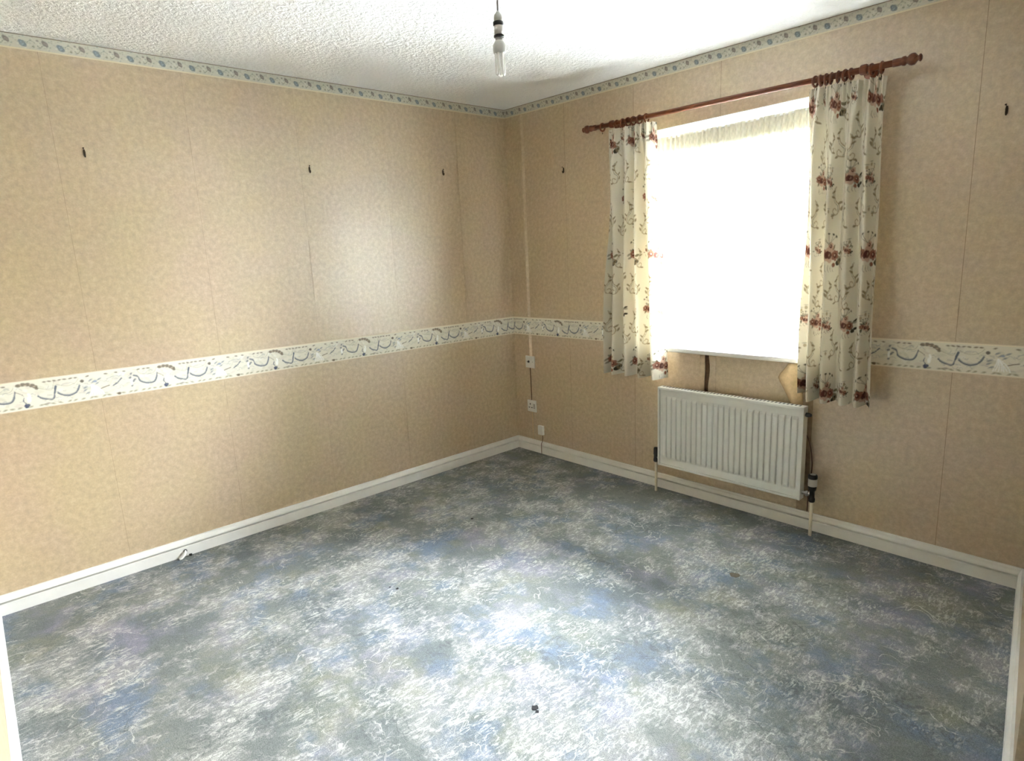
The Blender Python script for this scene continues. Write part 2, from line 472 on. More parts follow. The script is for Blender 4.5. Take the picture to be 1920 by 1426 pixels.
def curtain_tile():
    P, H = 320.0, 622.0
    t = Tile(P, H, 2.0, srgb(214, 207, 190))
    rnd = random.Random(11)
    maroon, rust, pink, dark, grey, taupe = srgb(84, 46, 38), srgb(136, 88, 68), srgb(190, 156, 136), srgb(62, 55, 40), srgb(140, 134, 118), srgb(154, 136, 106)
    def rose(x, y, r, c):
        for k in range(6):
            a = k * 1.047 + 0.4
            t.blob(x + r * 0.55 * math.cos(a), y + r * 0.55 * math.sin(a), r * 0.55, r * 0.45, c, 0.9, a)
        t.blob(x, y, r * 0.5, r * 0.5, maroon if c != maroon else rust, 0.9)
        t.blob(x - r * 0.1, y - r * 0.1, r * 0.22, r * 0.22, pink, 0.9)
    def bouquet(x, y, sc):
        for k in range(11):
            a = rnd.uniform(0, 6.28); r = rnd.uniform(26, 52) * sc
            t.blob(x + r * 1.1 * math.cos(a), y + r * 0.75 * math.sin(a), 11 * sc, 4.5 * sc, rnd.choice([dark, grey, srgb(110, 100, 70)]), 0.9, a + rnd.uniform(-.6, .6))
        rose(x, y + 4, 22 * sc, pink); rose(x - 26 * sc, y - 4, 15 * sc, rust); rose(x + 27 * sc, y + 8, 16 * sc, rust)
        rose(x + 8 * sc, y - 24 * sc, 12 * sc, pink)
        t.blob(x - 8 * sc, y + 2, 7 * sc, 13 * sc, maroon, 0.95, 0.4); t.blob(x + 40 * sc, y + 30 * sc, 9 * sc, 8 * sc, dark)
        t.blob(x + 52 * sc, y + 22 * sc, 8 * sc, 6 * sc, dark); t.blob(x + 20 * sc, y + 34 * sc, 8 * sc, 7 * sc, rust)
        for k in range(5):
            a = -1.2 + k * 0.6
            t.line([(x, y - 30 * sc), (x + 24 * sc * math.sin(a), y - 46 * sc), (x + 34 * sc * math.sin(a), y - 62 * sc * math.cos(a * .5))], 2.6, grey, 0.9)
            t.blob(x + 36 * sc * math.sin(a), y - 62 * sc * math.cos(a * .5), 5 * sc, 3 * sc, dark, 0.85, a)
        for k in range(4): t.line([(x - 20 + 14 * k, y + 34 * sc), (x - 22 + 14 * k, y + 46 * sc), (x - 16 + 14 * k, y + 54 * sc)], 2.6, grey, 0.85)
    def scroll(x, y, m, sc=1.0):
        pts = [(0, 0), (10, 26), (4, 56), (-14, 78), (-10, 108), (10, 116), (22, 100), (12, 88), (2, 96)]
        t.line([(x + m * p * sc, y + q * sc) for p, q in pts], 4.6, taupe, 0.8)
        t.line([(x + m * (p + 7) * sc, y + (q + 4) * sc) for p, q in pts[:5]], 3.0, grey, 0.85)
        for p, q, a in ((14, 20, .5), (16, 42, -.4), (-18, 66, .7), (-24, 88, 1.2), (24, 118, .2)):
            t.blob(x + m * p * sc, y + q * sc, 11, 4.6, srgb(126, 110, 82), 0.85, a * m)
    bouquet(95, 80, 1.42)
    bouquet(255, 385, 1.1)
    bouquet(250, 60, 0.55)
    bouquet(90, 395, 0.6)
    scroll(30, 180, 1); scroll(160, 180, -1); scroll(96, 196, 1, 0.7)
    scroll(215, 470, 1); scroll(308, 470, -1); scroll(250, 210, 1, 0.9); scroll(295, 120, -1, 0.9)
    scroll(40, 400, 1, 1.1); scroll(140, 420, -1, 1.0); scroll(180, 40, 1, 0.9)
    for x, y in ((90, 340), (70, 352), (112, 352), (90, 520), (66, 545), (116, 545), (262, 30), (240, 52)):
        t.blob(x, y, 5, 8, srgb(150, 132, 104), 0.8); t.blob(x, y - 12, 9, 2.4, grey, 0.7)
    return t

TD, TC, TK = dado_tile(), ceiling_tile(), curtain_tile()

def grid_mesh(name, pos, colors, nu, nv, mat, parent=None, smooth=True):
    """pos, colors: arrays (nv, nu, 3)"""
    me = bpy.data.meshes.new(name)
    me.vertices.add(nu * nv)
    me.vertices.foreach_set('co', pos.reshape(-1).astype(np.float32))
    i = np.arange((nv - 1) * nu).reshape(nv - 1, nu)[:, :-1].reshape(-1)
    q = np.stack([i, i + 1, i + nu + 1, i + nu], 1)
    me.loops.add(q.size); me.polygons.add(len(q))
    me.loops.foreach_set('vertex_index', q.reshape(-1).astype(np.int32))
    me.polygons.foreach_set('loop_start', (np.arange(len(q)) * 4).astype(np.int32))
    me.polygons.foreach_set('use_smooth', np.full(len(q), smooth))
    me.update(calc_edges=True)
    ca = me.color_attributes.new('print', 'FLOAT_COLOR', 'POINT')
    c4 = np.ones((nu * nv, 4), np.float32); c4[:, :3] = colors.reshape(-1, 3)
    ca.data.foreach_set('color', c4.reshape(-1))
    me.materials.append(mat)
    o = bpy.data.objects.new(name, me); COL.objects.link(o)
    if parent: o.parent = parent
    return o

def border(name, p0, p1, z0f, z1f, nrm, tile, s_off, step, parent):
    """paper border from p0 to p1 (xy); z0f/z1f give bottom and top height, s_off shifts the repeat (mm)"""
    p0, p1 = np.array(p0), np.array(p1)
    Ln = np.linalg.norm(p1 - p0)
    nu = int(Ln / step) + 1; nv = tile.ny + 1
    u = np.linspace(0, 1, nu); v = np.linspace(0, 1, nv)
    xy = p0[None] + (p1 - p0)[None] * u[:, None]
    z0 = np.array([z0f(*p) for p in xy]); z1 = np.array([z1f(*p) for p in xy])
    pos = np.zeros((nv, nu, 3))
    pos[..., 0] = xy[None, :, 0] + nrm[0]; pos[..., 1] = xy[None, :, 1] + nrm[1]
    pos[..., 2] = z0[None] + (z1 - z0)[None] * v[:, None]
    s = (u * Ln * 1000 - s_off)[None].repeat(nv, 0); tt = np.clip(v * tile.h, 0.01, tile.h - 0.01)[:, None].repeat(nu, 1)
    o = grid_mesh(name, pos, tile.lookup(s, tt), nu, nv, M['border'], parent, False)
    so = o.modifiers.new('thickness', 'SOLIDIFY'); so.thickness = 0.0005; so.offset = 0
    return o

# ------------------------------------------------------------------ room shell
HX, HY = 4.5, -4.5       # the hall beyond the doorway corner where the photographer stands
DOOR = 1.70
YR = -1.25               # where the right wall stops at the opening to the hall
bm = bmesh.new()
prism(bm, [(-0.12, 0.16), (HX + .1, 0.16), (HX + .1, HY - .1), (-0.12, HY - .1)], 2, -0.12, 0.0)
floor = struct(mesh_obj('floor', bm, M['carpet']), 'blue grey patterned carpet with pale leafy sprays')

bm = bmesh.new()
cv = [bm.verts.new((x, y, zc(x, y) + dz)) for dz in (0, 0.12) for x, y in ((-0.12, 0.16), (HX + .1, 0.16), (HX + .1, HY - .1), (-0.12, HY - .1))]
bm.faces.new(cv[0:4]); bm.faces.new(cv[4:8][::-1])
for i in range(4): bm.faces.new((cv[i], cv[(i + 1) % 4], cv[4 + (i + 1) % 4], cv[4 + i]))
ceiling = struct(mesh_obj('ceiling', bm, M['ceiling']), 'white stippled ceiling')

ZT = 2.45
wall_left = struct(mesh_obj('wall_left', B(-0.10, -0.0006, L_ROOM - .08, 0.0, 0, ZT), M['plaster']), 'wall papered in mottled beige with a printed border at waist height')
bm = bmesh.new()
box(bm, -0.10, WX0, 0.0006, 0.18, 0, ZT); box(bm, WX1, xr(0) + 0.12, 0.0006, 0.18, 0, ZT)
box(bm, WX0, WX1, 0.0006, 0.18, 0, WZ0); box(bm, WX0, WX1, 0.0006, 0.18, WZ1, ZT)
wall_back = struct(mesh_obj('wall_back', bm, M['plaster']), 'beige papered wall around the window')
bm = prism(bmesh.new(), [(xr(0), 0.0), (xr(YR), YR), (xr(YR) + .1, YR), (xr(0) + .1, 0.0)], 2, 0, ZT)
wall_right = struct(mesh_obj('wall_right', bm, M['paper']), 'beige papered wall at right angles to the window wall')
wall_front = struct(mesh_obj('wall_front', B(0.0, DOOR, L_ROOM - .1, L_ROOM, 0, ZT), M['paper']), 'beige papered wall facing the window')
struct(mesh_obj('wall_hall_left', B(DOOR - .1, DOOR, HY, L_ROOM - .1, 0, ZT), M['hallpaint']))
struct(mesh_obj('wall_hall_front', B(DOOR - .1, HX, HY - .1, HY, 0, ZT), M['hallpaint']))
struct(mesh_obj('wall_hall_right', B(HX, HX + .1, HY - .1, YR + .1, 0, ZT), M['hallpaint']))
struct(mesh_obj('wall_hall_back', B(xr(YR) + .1, HX, YR, YR + .1, 0, ZT), M['hallpaint']))

# wallpaper drops: separate lengths of paper hung edge to edge
def rects_minus(r, h):
    x0, x1, z0, z1 = r; a0, a1, b0, b1 = h
    if a1 <= x0 or a0 >= x1: return [r]
    out = []
    if x0 < a0: out.append((x0, a0, z0, z1))
    if x1 > a1: out.append((a1, x1, z0, z1))
    m0, m1 = max(x0, a0), min(x1, a1)
    out += [(m0, m1, z0, b0), (m0, m1, b1, z1)]
    return out
GAP = 0.0005
def drop_left(y0, y1):
    bm = bmesh.new()
    pts = [(y1 + GAP, 0.0), (y0 - GAP, 0.0), (y0 - GAP, zc(0, y0) + .001), (y1 + GAP, zc(0, y1) + .001)]
    prism(bm, pts, 0, -0.0006, 0.0)
    mesh_obj('wallpaper_drop', bm, M['paper'], wall_left)
sy = [0.0, -0.43, -0.965, -1.497, -2.03, -2.562, L_ROOM]
for a, b in zip(sy, sy[1:]): drop_left(a, b)
def drop_back(x0, x1, z0=0.0, z1=None, g0=GAP, g1=GAP):
    bm = bmesh.new()
    zt = (lambda x: zc(x, 0) + .001) if z1 is None else (lambda x: z1)
    for q0, q1, h0, h1 in rects_minus((x0 + g0, x1 - g1, z0, 9.0), (WX0, WX1, WZ0, WZ1)):
        if h1 > 5: prism(bm, [(q0, h0), (q1, h0), (q1, zt(q1)), (q0, zt(q0))], 1, 0.0, 0.0006)
        else: prism(bm, [(q0, h0), (q1, h0), (q1, h1), (q0, h1)], 1, 0.0, 0.0006)
    if len(bm.faces) == 0: bm.free(); return None
    return mesh_obj('wallpaper_drop', bm, M['paper'], wall_back)
def drop_part(x0, x1, z0, z1t=None, z1=None):
    bm = bmesh.new()
    f = (lambda x: zc(x, 0) + .001) if z1 is None else (lambda x: z1)
    prism(bm, [(x0, z0), (x1, z0), (x1, f(x1)), (x0, f(x0))], 1, 0.0, 0.0006)
    return mesh_obj('wallpaper_drop', bm, M['paper'], wall_back)
drop_part(0.0, 0.160, 0.0); drop_part(0.1615, 0.549, 0.0); drop_part(0.551, 1.076, 0.0)
drop_back(1.078, WX0 + .0001, 0.0)
drop_part(WX0, 1.606, WZ1); drop_part(1.608, WX1, WZ1)
drop_part(WX0, 1.547, 0.0, z1=WZ0); drop_part(1.583, 2.070, 0.0, z1=WZ0); drop_part(1.547, 1.583, 0.0, z1=0.5)
mesh_obj('open_joint', B(1.5472, 1.5828, 0.0002, 0.0006, 0.5002, WZ0), M['glue'], wall_back)  # flat dark strip: the groove's shade is put into the paste colour
drop_part(2.126, WX1, 0.0, z1=WZ0)
drop_part(WX1, 2.666, 0.0); drop_part(2.668, xr(0), 0.0)

# lifted paper edges at the open joint under the sill
for name, xa, s in (('lifted_edge', 1.547, -1), ('lifted_edge', 1.583, 1)):
    n, m = 8, 9
    pos = np.zeros((n, m, 3))
    for i in range(n):
        for j in range(m):
            t = i / (n - 1); z = 0.60 + 0.24 * j / (m - 1)
            lift = (0.012 if s < 0 else 0.020) * (0.6 + 0.4 * math.sin(j * 0.9))
            pos[i, j] = (xa + s * (0.030 * (1 - t)) - s * 0.004 * t, -0.0005 - lift * t ** 2, z)
    o = grid_mesh(name, pos, np.ones((n, m, 3)), m, n, M['paper'], wall_back)
    o.modifiers.new('thickness', 'SOLIDIFY').thickness = 0.0008
# torn flap of paper hanging beside the radiator
n, m = 12, 10
pos = np.zeros((m, n, 3))
L0, L1 = [(2.012, .838), (1.985, .800), (1.960, .760), (1.985, .713), (2.010, .666), (2.050, .590)], [(2.055, .838), (2.060, .800), (2.066, .760), (2.072, .713), (2.078, .666), (2.084, .590)]
lp, rp = smooth_path([(a, b, 0) for a, b in L0], 2), smooth_path([(a, b, 0) for a, b in L1], 2)
lp, rp = lp[:m - 1] + [lp[-1]], rp[:m - 1] + [rp[-1]]
for j in range(m):
    for i in range(n):
        t = i / (n - 1)
        p = lp[j].lerp(rp[j], t)
        curl = 0.030 * math.sin(PI * min(1, (1 - t) * 0.85)) + 0.004
        pos[j, i] = (p.x, -curl, p.y)
o = grid_mesh('torn_flap', pos, np.ones((m, n, 3)), n, m, M['paperback'], wall_back)
o.modifiers.new('thickness', 'SOLIDIFY').thickness = 0.0009
o['label'] = 'torn flap of wallpaper curling off the wall, tan backing showing'

# papered-over cable ridge in the corner, running down to the aerial socket
bm = bmesh.new()
prism(bm, [(0.156, 0.0), (0.157, -0.0065), (0.160, -0.0088), (0.165, -0.0082), (0.171, -0.0048), (0.182, 0.0)], 2, 0.705, Z_DB)
prism(bm, [(0.156, 0.0), (0.157, -0.0065), (0.160, -0.0088), (0.165, -0.0082), (0.171, -0.0048), (0.182, 0.0)], 2, Z_DT, zc(.17, 0) - BORDER_H)
mesh_obj('cable_ridge', bm, M['paper'], wall_back)
# paper lapped into the corner
bm = bmesh.new()
for za, zb in ((0.087, Z_DB), (Z_DT, zc(0, 0) - BORDER_H)): prism(bm, [(0.0, 0.0), (0.0, -0.012), (0.0016, -0.012), (0.0025, -0.0025), (0.012, -0.0016), (0.012, 0.0)], 2, za, zb)
mesh_obj('corner_lap', bm, M['paper'], wall_back)

# borders
b = border('dado_border', (0, L_ROOM), (0, 0), lambda x, y: Z_DB, lambda x, y: Z_DT, (0.0006, 0), TD, (-0.165 - L_ROOM) * 1000 % 533, 0.0024, wall_left)
b['label'] = 'off-white paper border printed with slate swags and bows'
b = border('dado_border', (0, 0), (WX0 + .0, 0), lambda x, y: Z_DB, lambda x, y: Z_DT, (0, -0.0006), TD, 437, 0.0024, wall_back)
b = border('dado_border', (WX1, 0), (xr(0), 0), lambda x, y: Z_DB - 0.006, lambda x, y: Z_DT - 0.006, (0, -0.0006), TD, (437 - WX1 * 1000) % 533, 0.0024, wall_back)
b = border('ceiling_border', (0, L_ROOM), (0, 0), lambda x, y: zc(x, y) - BORDER_H, lambda x, y: zc(x, y) - .0005, (0.0006, 0), TC, (-2.658 - L_ROOM) * 1000 % 126.3, 0.0020, wall_left)
b['label'] = 'narrow pale border printed with blue and brown roses'
b = border('ceiling_border', (0, 0), (xr(0), 0), lambda x, y: zc(x, y) - BORDER_H, lambda x, y: zc(x, y) - .0005, (0, -0.0006), TC, 2050 % 126.3, 0.0020, wall_back)

# skirting boards
SK = [(0, 0), (0.0185, 0), (0.0185, 0.0490), (0.0178, 0.0505), (0.0010, 0.0510), (0.0010, 0.0580), (0.0172, 0.0585), (0.0172, 0.0640), (0.0130, 0.0740), (0.0080, 0.0810), (0.0070, 0.0871), (0, 0.0871)]
def skirting(name, a, b, n, label=None):
    """a->b along the wall (xy), n = direction into the room"""
    a, b, n = Vector(a), Vector(b), Vector(n).normalized()
    bm = bmesh.new()
    A = [bm.verts.new((a.x + n.x * d, a.y + n.y * d, z)) for d, z in SK]
    C = [bm.verts.new((b.x + n.x * d, b.y + n.y * d, z)) for d, z in SK]
    k = len(SK)
    for i in range(k): bm.faces.new((A[i], A[(i + 1) % k], C[(i + 1) % k], C[i]))
    bm.faces.new(A[::-1]); bm.faces.new(C)
    return struct(mesh_obj(name, bm, M['white']), label)
skirting('baseboard_left', (0.0005, L_ROOM), (0.0005, 0), (1, 0), 'white moulded skirting along the wide bare wall')
skirting('baseboard_back', (0, -0.0005), (xr(0), -0.0005), (0, -1), 'white moulded skirting under the window wall')
ang = Vector((-0.1189 * YR, YR)).normalized()
nr = Vector((ang.y, -ang.x)).normalized()
if nr.x > 0: nr = -nr
skirting('baseboard_right', (xr(0) - .0005, 0), (xr(YR) - .0005, YR), (nr.x, nr.y), 'white moulded skirting beside the doorway')
skirting('baseboard_front', (0, L_ROOM + .0005), (DOOR, L_ROOM + .0005), (0, 1), 'white moulded skirting on the wall facing the window')

# ------------------------------------------------------------------ window
win = struct(empty('window_1', (1.65, 0.12, WZ0)), 'white plastic window with a top opening light')
def wpart(name, bm, mat, parent=win, smooth=False):
    o = mesh_obj(name, bm, mat, None, smooth)
    o.parent = parent
    o.matrix_parent_inverse = Matrix.Translation(-Vector((1.65, 0.12, WZ0))) if parent is win else Matrix.Identity(4)
    return o
FW = 0.058
y0, y1 = 0.115, 0.175
bm = bmesh.new()
box(bm, WX0, WX0 + FW, y0, y1, WZ0, WZ1, .004); box(bm, WX1 - FW, WX1, y0, y1, WZ0, WZ1, .004)
box(bm, WX0 + FW, WX1 - FW, y0, y1, WZ0, WZ0 + FW, .004); box(bm, WX0 + FW, WX1 - FW, y0, y1, WZ1 - FW, WZ1, .004)
wpart('frame', bm, M['upvc'])
ZTR = 1.625
wpart('transom', B(WX0 + FW, WX1 - FW, y0, y1, ZTR - .03, ZTR + .03, .004), M['upvc'])
SW_ = 0.05
a0, a1, c0, c1 = WX0 + FW, WX1 - FW, ZTR + .03, WZ1 - FW
bm = bmesh.new()
box(bm, a0, a0 + SW_, y0 - .012, y1 - .01, c0, c1, .005); box(bm, a1 - SW_, a1, y0 - .012, y1 - .01, c0, c1, .005)
box(bm, a0 + SW_, a1 - SW_, y0 - .012, y1 - .01, c0, c0 + SW_ * .6, .005); box(bm, a0 + SW_, a1 - SW_, y0 - .012, y1 - .01, c1 - SW_, c1, .005)
wpart('opening_sash', bm, M['upvc'])
bm = bmesh.new(); box(bm, 1.62, 1.68, y0 - .024, y0 - .012, c0 + .006, c0 + .024, .003); box(bm, 1.635, 1.735, y0 - .036, y0 - .024, c0 + .009, c0 + .021, .003)
wpart('window_handle', bm, M['upvc'])
wpart('pane', B(a0 + SW_ - .005, a1 - SW_ + .005, .142, .146, c0 + SW_ * .6 - .005, c1 - SW_ + .005), M['glass'])
wpart('pane', B(a0 - .005, a1 + .005, .142, .146, WZ0 + FW - .005, ZTR - .025), M['glass'])
bm = bmesh.new()
box(bm, WX0 - 0.035, WX1 + 0.035, -0.045, 0.0, WZ0 - 0.004, WZ0 + 0.020, .007, 3); box(bm, WX0, WX1, -0.002, y0, WZ0 - 0.001, WZ0 + 0.020)
wpart('window_sill', bm, M['white'])
bm = bmesh.new()
box(bm, WX0 - .0001, WX0 + .003, 0.0, y0, WZ0 + .02, WZ1); box(bm, WX1 - .003, WX1 + .0001, 0.0, y0, WZ0 + .02, WZ1); box(bm, WX0 + .003, WX1 - .003, 0.0, y0, WZ1 - .003, WZ1)
wpart('reveal_lining', bm, M['white'])

# ------------------------------------------------------------------ outside
gy = struct(mesh_obj('ground_outside', B(-25, 30, 0.30, 60, -0.45, -0.35), M['yard']), 'pale paved yard outside the window')
hb = bmesh.new(); box(hb, -14, 8, 15.5, 20, -0.35, 2.75)
house = empty('opposite_building', (-4, 15.5, -.35))
def hpart(name, bm, mat):
    o = mesh_obj(name, bm, mat); o.parent = house; o.matrix_parent_inverse = Matrix.Translation((4, -15.5, .35)); return o
hpart('wall', hb, M['render'])
hpart('roof', prism(bmesh.new(), [(15.2, 2.7), (17.7, 3.35), (20.2, 2.7)], 0, -14.4, 8.4), M['slate'])
for x in (-8.5, -5.2, -1.2, 2.0): hpart('window', B(x, x + 1.2, 15.44, 15.55, 1.0, 2.2), M['darkglass'])
tag(house, 'pale low building with slate roof seen through the net curtain', 'building')
hg = bmesh.new()
bmesh.ops.create_grid(hg, x_segments=90, y_segments=26, size=1)
rnd = random.Random(2)
for v in hg.verts:
    a = v.co.y * PI / 2
    v.co = Vector((v.co.x * 11 - 3, 9.5 + 0.55 * math.sin(a) * (1), 0.55 + 0.95 * math.cos(a) - 0.4)) + Vector((rnd.uniform(-.05, .05), rnd.uniform(-.12, .12), rnd.uniform(-.12, .12)))
ho = mesh_obj('hedge', hg, M['hedge'], smooth=False)
tag(ho, 'clipped green hedge outside beyond the window', 'hedge')

# ------------------------------------------------------------------ curtain pole, rings, curtains, net
PA, PB = Vector((0.855, -0.095, 2.118)), Vector((2.425, -0.095, 2.083))
pole_dir = (PB - PA).normalized()
def pole_at(x): return PA + (PB - PA) * ((x - PA.x) / (PB.x - PA.x))
pole = empty('curtain_pole', PA)
tag(pole, 'turned reddish wooden curtain pole above the window', 'curtain pole')
def ppart(name, bm, mat=M['wood'], smooth=True):
    o = mesh_obj(name, bm, mat, None, smooth); o.parent = pole; o.matrix_parent_inverse = Matrix.Translation(-PA); return o
ppart('rod', lathe(bmesh.new(), [(0, .0125), ((PB - PA).length, .0125)], PA, pole_dir, 24))
fin = [(0, .0145), (.004, .0175), (.012, .0175), (.016, .013), (.020, .013), (.026, .0195), (.034, .0225), (.044, .0215), (.050, .015), (.054, .010), (.058, .010), (.060, .014), (.064, .014), (.068, .008)]
ppart('finial', lathe(bmesh.new(), [(-.03, .0150), (-.012, .0150)] + fin, PB, pole_dir, 20))
ppart('finial', lathe(bmesh.new(), [(-.03, .0150), (-.012, .0150)] + fin, PA, -pole_dir, 20))
for x in (1.00, 2.290):
    c = pole_at(x)
    bm = bmesh.new()
    lathe(bm, [(-.013, .017), (-.009, .020), (.009, .020), (.013, .017)], c, pole_dir, 18)
    lathe(bm, [(0, .012), (.03, .011), (.07, .012), (.078, .026), (.0945, .028)], c, (0, 1, 0), 18)
    ppart('bracket', bm)

def ring(x, label, group):
    c = pole_at(x)
    c = Vector((c.x, c.y, c.z - 0.0065))
    R_, r_, bm = 0.0198, 0.0052, bmesh.new()
    ax = (pole_dir + Vector((0, random.uniform(-.18, .18), random.uniform(-.1, .1)))).normalized()
    u = Vector((0, 1, 0)); u = (u - ax * u.dot(ax)).normalized(); w = ax.cross(u)
    N, K = 24, 8; g = []
    for i in range(N):
        a = 2 * PI * i / N; d = u * math.cos(a) + w * math.sin(a)
        g.append([bm.verts.new(c + d * (R_ + r_ * math.cos(2 * PI * k / K)) + ax * r_ * math.sin(2 * PI * k / K)) for k in range(K)])
    for i in range(N):
        for k in range(K): bm.faces.new((g[i][k], g[(i + 1) % N][k], g[(i + 1) % N][(k + 1) % K], g[i][(k + 1) % K]))
    root = empty('curtain_ring', c)
    tag(root, label, 'curtain ring', group)
    o = mesh_obj('hoop', bm, M['wood'], root, True); o.matrix_parent_inverse = Matrix.Translation(-c)
    e = bmesh.new(); tube(e, smooth_path([(c.x, c.y, c.z - .0235), (c.x, c.y - .003, c.z - .030), (c.x, c.y, c.z - .036), (c.x, c.y + .003, c.z - .030)], 3), .0011, 6)
    o = mesh_obj('screw_eye', e, M['brass'], root, True); o.matrix_parent_inverse = Matrix.Translation(-c)
ring(0.932, 'single wooden ring between pole bracket and finial at the corner end', 'rings of the curtain by the corner')
for x in (1.035, 1.075, 1.112, 1.148, 1.188, 1.232): ring(x, 'reddish wooden ring bunched above the curtain nearest the room corner', 'rings of the curtain by the corner')
for x in (2.100, 2.122, 2.145, 2.165, 2.192, 2.219, 2.243): ring(x, 'reddish wooden ring bunched above the curtain hanging over the torn wallpaper', 'rings of the curtain above the radiator valve')
for x in (2.319, 2.356): ring(x, 'wooden ring between pole bracket and finial above the torn wallpaper end', 'rings past the bracket')

def curtain(name, top, bot, zt, zb, nf, seed, label, group, s_off, hem_lift, amp=0.041):
    """top/bot: (x0, x1); zt, zb: heights at both ends"""
    rng = np.random.RandomState(seed)
    nu, nv = 380, 560
    u = np.linspace(0, 1, nu)[None].repeat(nv, 0); v = np.linspace(0, 1, nv)[:, None].repeat(nu, 1)
    # uneven folds
    wob = sum(rng.uniform(-1, 1) * 0.16 / k * np.sin(2 * PI * k * u + rng.uniform(0, 6.28)) for k in (1, 2, 3))
    drift = 0.05 * np.sin(2.3 * v + 5 * u + seed) * v + 0.03 * np.sin(6 * v + 9 * u)
    ph = 2 * PI * nf * (u + 0.5 * wob / nf * 1.6 + drift / nf * 2)
    A = amp * (0.55 + 0.45 * np.clip(v / 0.3, 0, 1)) * (1 + 0.25 * np.sin(4.1 * u + seed))
    yy = A * (np.sin(ph) + 0.22 * np.sin(2 * ph + 1.0))
    head = np.clip(1 - v / 0.11, 0, 1) ** 0.7
    yy = yy * (1 - 0.55 * head) + head * 0.010 * np.sin(2 * PI * nf * 3.1 * u + 1.0 + 0.8 * np.sin(20 * v)) 
    yy += 0.004 * np.sin(2 * PI * (nf * 2.3) * u + 9 * v) * np.exp(-((v - 0.22) / 0.16) ** 2)
    yy += 0.0025 * np.sin(31 * u + 13 * v + seed) 
    xx0 = top[0] + (bot[0] - top[0]) * v ** 1.2; xx1 = top[1] + (bot[1] - top[1]) * v ** 1.2
    xx = xx0 + (xx1 - xx0) * u + 0.006 * np.cos(ph) * (1 - head)
    zt_ = zt[0] + (zt[1] - zt[0]) * u - 0.006 * np.abs(np.sin(2 * PI * nf * 1.5 * u)); zb_ = zb[0] + (zb[1] - zb[0]) * u + hem_lift * np.exp(-(u / 0.07) ** 2) + 0.004 * np.sin(ph)
    zz = zt_ + (zb_ - zt_) * v
    pos = np.stack([xx, -0.098 + yy, zz], -1)
    mid = pos[nv // 2]
    s = np.concatenate([[0], np.cumsum(np.hypot(np.diff(mid[:, 0]), np.diff(mid[:, 1])))]) * 1000
    col = TK.lookup(s[None].repeat(nv, 0) + s_off, (v * (zt[0] - zb[0]) * 1000))
    root = empty(name, (float(mid[:, 0].mean()), -0.098, zt[0]))
    tag(root, label, 'curtain', group)
    inv = Matrix.Translation(-Vector(root.location))
    o = grid_mesh('drape', pos, col, nu, nv, M['cloth'], root); o.matrix_parent_inverse = inv
    # gathered header tape along the back, hem turned up at the foot
    k = int(nv * 0.055)
    tp = pos[2:k].copy(); tp[..., 1] += 0.003
    o2 = grid_mesh('header_tape', tp[:, ::2], np.ones_like(tp[:, ::2]) * np.array(srgb(225, 216, 196)[:3]), tp[:, ::2].shape[1], tp.shape[0], M['cloth'], root); o2.matrix_parent_inverse = inv
    k = int(nv * 0.955)
    hp = pos[k:].copy(); hp[..., 1] += 0.0025
    o3 = grid_mesh('hem', hp[:, ::2], np.ones_like(hp[:, ::2]) * np.array(srgb(225, 216, 196)[:3]), hp[:, ::2].shape[1], hp.shape[0], M['cloth'], root); o3.matrix_parent_inverse = inv
    return root
curtain('floral_curtain', (0.972, 1.285), (0.942, 1.345), (2.092, 2.082), (0.690, 0.694), 4.2, 3,
        'narrow floral cream curtain hanging nearest the room corner', 'pair of floral curtains', 10, 0.0)
curtain('floral_curtain', (2.072, 2.378), (2.100, 2.412), (2.062, 2.050), (0.690, 0.688), 4.6, 8,
        'floral cream curtain hanging in front of the torn wallpaper', 'pair of floral curtains', 60, 0.03)

# net curtain inside the reveal
nu, nv = 420, 60
u = np.linspace(0, 1, nu)[None].repeat(nv, 0); v = np.linspace(0, 1, nv)[:, None].repeat(nu, 1)
rng = np.random.RandomState(4)
ph = 2 * PI * 34 * u + 1.5 * np.sin(9 * u) + 0.5 * np.sin(3 * v + 7 * u)
yy = 0.006 * np.sin(ph) + 0.005 * np.sin(2 * PI * 7 * u + 2 * v)
pos = np.stack([WX0 + .008 + (WX1 - WX0 - .016) * u, 0.040 + yy, 2.012 - (2.012 - WZ0 - 0.030) * v], -1)
dens = np.full_like(v, 0.33)
dens = np.where(v > 0.965, 0.60, dens)
net = empty('net_curtain', (1.65, 0.040, 2.012))
tag(net, 'thin white net curtain inside the window recess', 'net curtain')
o = grid_mesh('voile', pos, np.repeat(dens[..., None], 3, -1), nu, nv, M['net'], net); o.matrix_parent_inverse = Matrix.Translation((-1.65, -0.040, -2.012))
bm = tube(bmesh.new(), [(WX0 + .004, 0.040, 2.006), (WX1 - .004, 0.040, 2.006)], 0.004, 10)
o = mesh_obj('net_wire', bm, M['upvc'], net, True); o.matrix_parent_inverse = Matrix.Translation((-1.65, -0.040, -2.012))

k = 6
hp = pos[:k].copy(); hp[..., 1] -= 0.004; hp[..., 2] = 2.012 - 0.085 * np.linspace(0, 1, k)[:, None] - 0.006 * (np.linspace(0, 1, k)[:, None] > .99) * np.abs(np.sin(2 * PI * 40 * u[:k]))
hc = np.ones_like(hp) * 0.78 * np.array((1.0, 0.97, 0.86)) * (0.93 + 0.07 * np.sign(np.sin(2 * PI * 55 * u[:k] + 2.2 * np.arange(k)[:, None])))[..., None]
o = grid_mesh('lace_heading', hp, hc, nu, k, M['lace'], net); o.matrix_parent_inverse = Matrix.Translation((-1.65, -0.040, -2.012))
o.modifiers.new('thickness', 'SOLIDIFY').thickness = 0.0012
